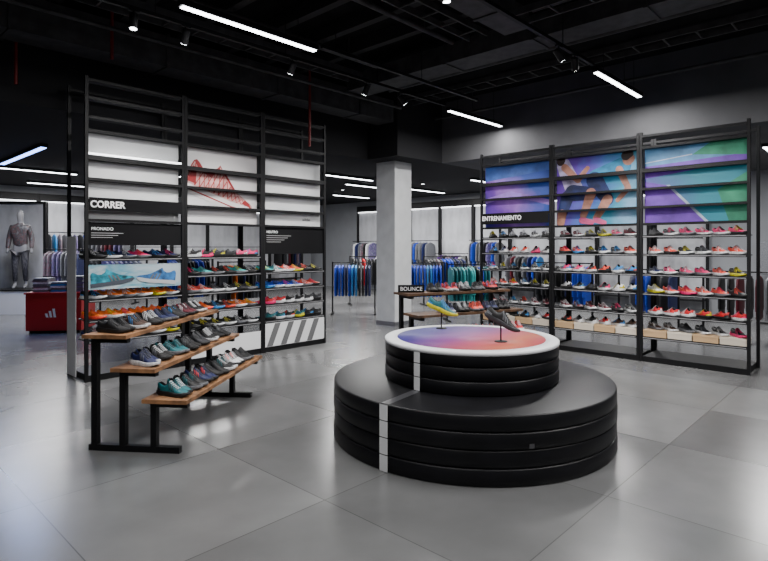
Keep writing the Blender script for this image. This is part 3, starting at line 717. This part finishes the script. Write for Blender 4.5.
spot(6.0, 2.7, 3.66, 7.6, 3.2, 1.2, 'track spotlight aimed at the athlete poster', 240, 65)
spot(5.6, 2.7, 3.66, 7.6, 1.9, 1.2, 'track spotlight aimed at the court poster', 280, 65)
spot(3.6, 2.7, 3.66, 3.9, 2.7, .7, 'track spotlight straight above the round podium', 15, 45)
spot(2.1, 5.12, 3.66, 1.9, 4.9, .6, 'track spotlight above the stepped wooden table', 70, 55)

# ------------------------------------------------------------------ ducts, trays, pipes
def beam(x0, x1, y0, y1, z0, z1, name, label, cat, m=DUCT):
    t = thing(name, label, cat, ((x0+x1)/2, (y0+y1)/2, z0))
    hx, hy = (x1-x0)/2, (y1-y0)/2
    MB().box(-hx, hx, -hy, hy, 0, z1-z0).build('casing', m, t)
    lx = hx > hy; n = 5
    for k in range(n):
        u = -1+2*(k+.5)/n
        if lx: MB().box(u*hx-.02, u*hx+.02, -hy-.015, hy+.015, -.015, 4.12-z0).build('flange', m, t)
        else: MB().box(-hx-.015, hx+.015, u*hy-.02, u*hy+.02, -.015, 4.12-z0).build('flange', m, t)
beam(-1, 7.25, 6.6, 7.0, 3.72, 4.1, 'air_duct', 'long dark air duct running above the left shelf wall', 'duct')
beam(5.75, 6.15, 0, 6.2, 3.88, 4.12, 'air_duct', 'dark air duct crossing the ceiling above the round podium', 'duct')
beam(-.5, 5.5, 3.0, 3.3, 3.9, 4.11, 'air_duct', 'shallow dark duct crossing over the viewer toward the right', 'duct')
def tray(x0, x1, y0, y1, z, label):
    t = thing('cable_tray', label, 'cable tray', (x0, y0, z)); lx = x1-x0; ly = y1-y0
    if lx > ly:
        for yy in (0, ly): MB().box(0, lx, yy-.01, yy+.01, 0, .07).build('side_rail', DUCT, t)
        for k in range(int(lx/.35)): MB().box(.17+k*.35, .19+k*.35, 0, ly, .005, .02).build('rung', DUCT, t)
    else:
        for xx in (0, lx): MB().box(xx-.01, xx+.01, 0, ly, 0, .07).build('side_rail', DUCT, t)
        for k in range(int(ly/.35)): MB().box(0, lx, .17+k*.35, .19+k*.35, .005, .02).build('rung', DUCT, t)
tray(.5, 5.6, 5.7, 6.0, 3.95, 'long black cable tray parallel to the left shelf wall')
tray(1.0, 5.6, 3.6, 3.85, 4.0, 'black cable tray crossing above the front table')
tray(7.0, 7.3, .5, 6.2, 3.95, 'black cable tray parallel to the right shelf wall')
tray(4.9, 5.15, -.5, 2.9, 3.8, 'black cable tray crossing at the top right of the ceiling')
def pipe(pts, r, m, label, name='pipe'):
    o = MB()
    for a, b in zip(pts, pts[1:]): o.cyl(a, b, r, 10)
    for p in pts[1:-1]: o.cyl((p[0], p[1], p[2]-r*1.3), (p[0], p[1], p[2]+r*1.3), r*1.3, 10)
    for a, b in zip(pts, pts[1:]):
        if abs(a[2]-b[2]) < .01:
            for u in (.12, .5, .88): o.cyl((a[0]+(b[0]-a[0])*u, a[1]+(b[1]-a[1])*u, a[2]), (a[0]+(b[0]-a[0])*u, a[1]+(b[1]-a[1])*u, HC), .006, 6)
    tag(o.build(name, m), label, 'pipe')
pipe([(1.65, 7.15, 3.3), (1.65, 7.15, HC)], .018, REDP, 'thin red sprinkler pipe dropping down at far left of ceiling')
pipe([(2.35, 6.3, 3.55), (2.35, 6.3, HC)], .018, REDP, 'short vertical red pipe above the CORRER bay')
pipe([(5.23, 6.45, 3.0), (5.23, 6.45, HC)], .018, REDP, 'vertical red pipe above the slanted stripe bay')
pipe([(1, 4.1, 4.05), (5.6, 4.1, 4.05)], .03, DUCT, 'thin dark pipe over the front table')
pipe([(1, 5.4, 4.05), (5.6, 5.4, 4.05)], .04, DUCT, 'thick dark pipe beside the long cable tray')
pipe([(1, 6.2, 3.85), (7.0, 6.2, 3.85)], .025, DUCT, 'thin dark pipe nearest the left shelf wall')
pipe([(6.6, -.5, 4.05), (6.6, 6.1, 4.05)], .035, DUCT, 'dark pipe crossing above the purple poster bay')
pipe([(5.4, -.5, 4.05), (5.4, 2.9, 4.05)], .035, DUCT, 'dark pipe beside the tray at the top right')
pipe([(8.2, -.5, 3.9), (8.2, 6.4, 3.9)], .025, DUCT, 'grey conduit running above the right shelf wall')

# ------------------------------------------------------------------ camera / world
w = bpy.data.worlds.new('w'); bpy.context.scene.world = w; w.use_nodes = True
w.node_tree.nodes['Background'].inputs[0].default_value = (.02, .02, .022, 1)
cd = bpy.data.cameras.new('camera'); cam = bpy.data.objects.new('camera', cd); C.objects.link(cam)
cam.location = (0, 0, CH); cam.rotation_euler = (PI/2, 0, YAW)
cd.sensor_width = 36; cd.lens = 552/768*36; cd.shift_y = -33.5/768; cd.clip_start = .05
bpy.context.scene.camera = cam
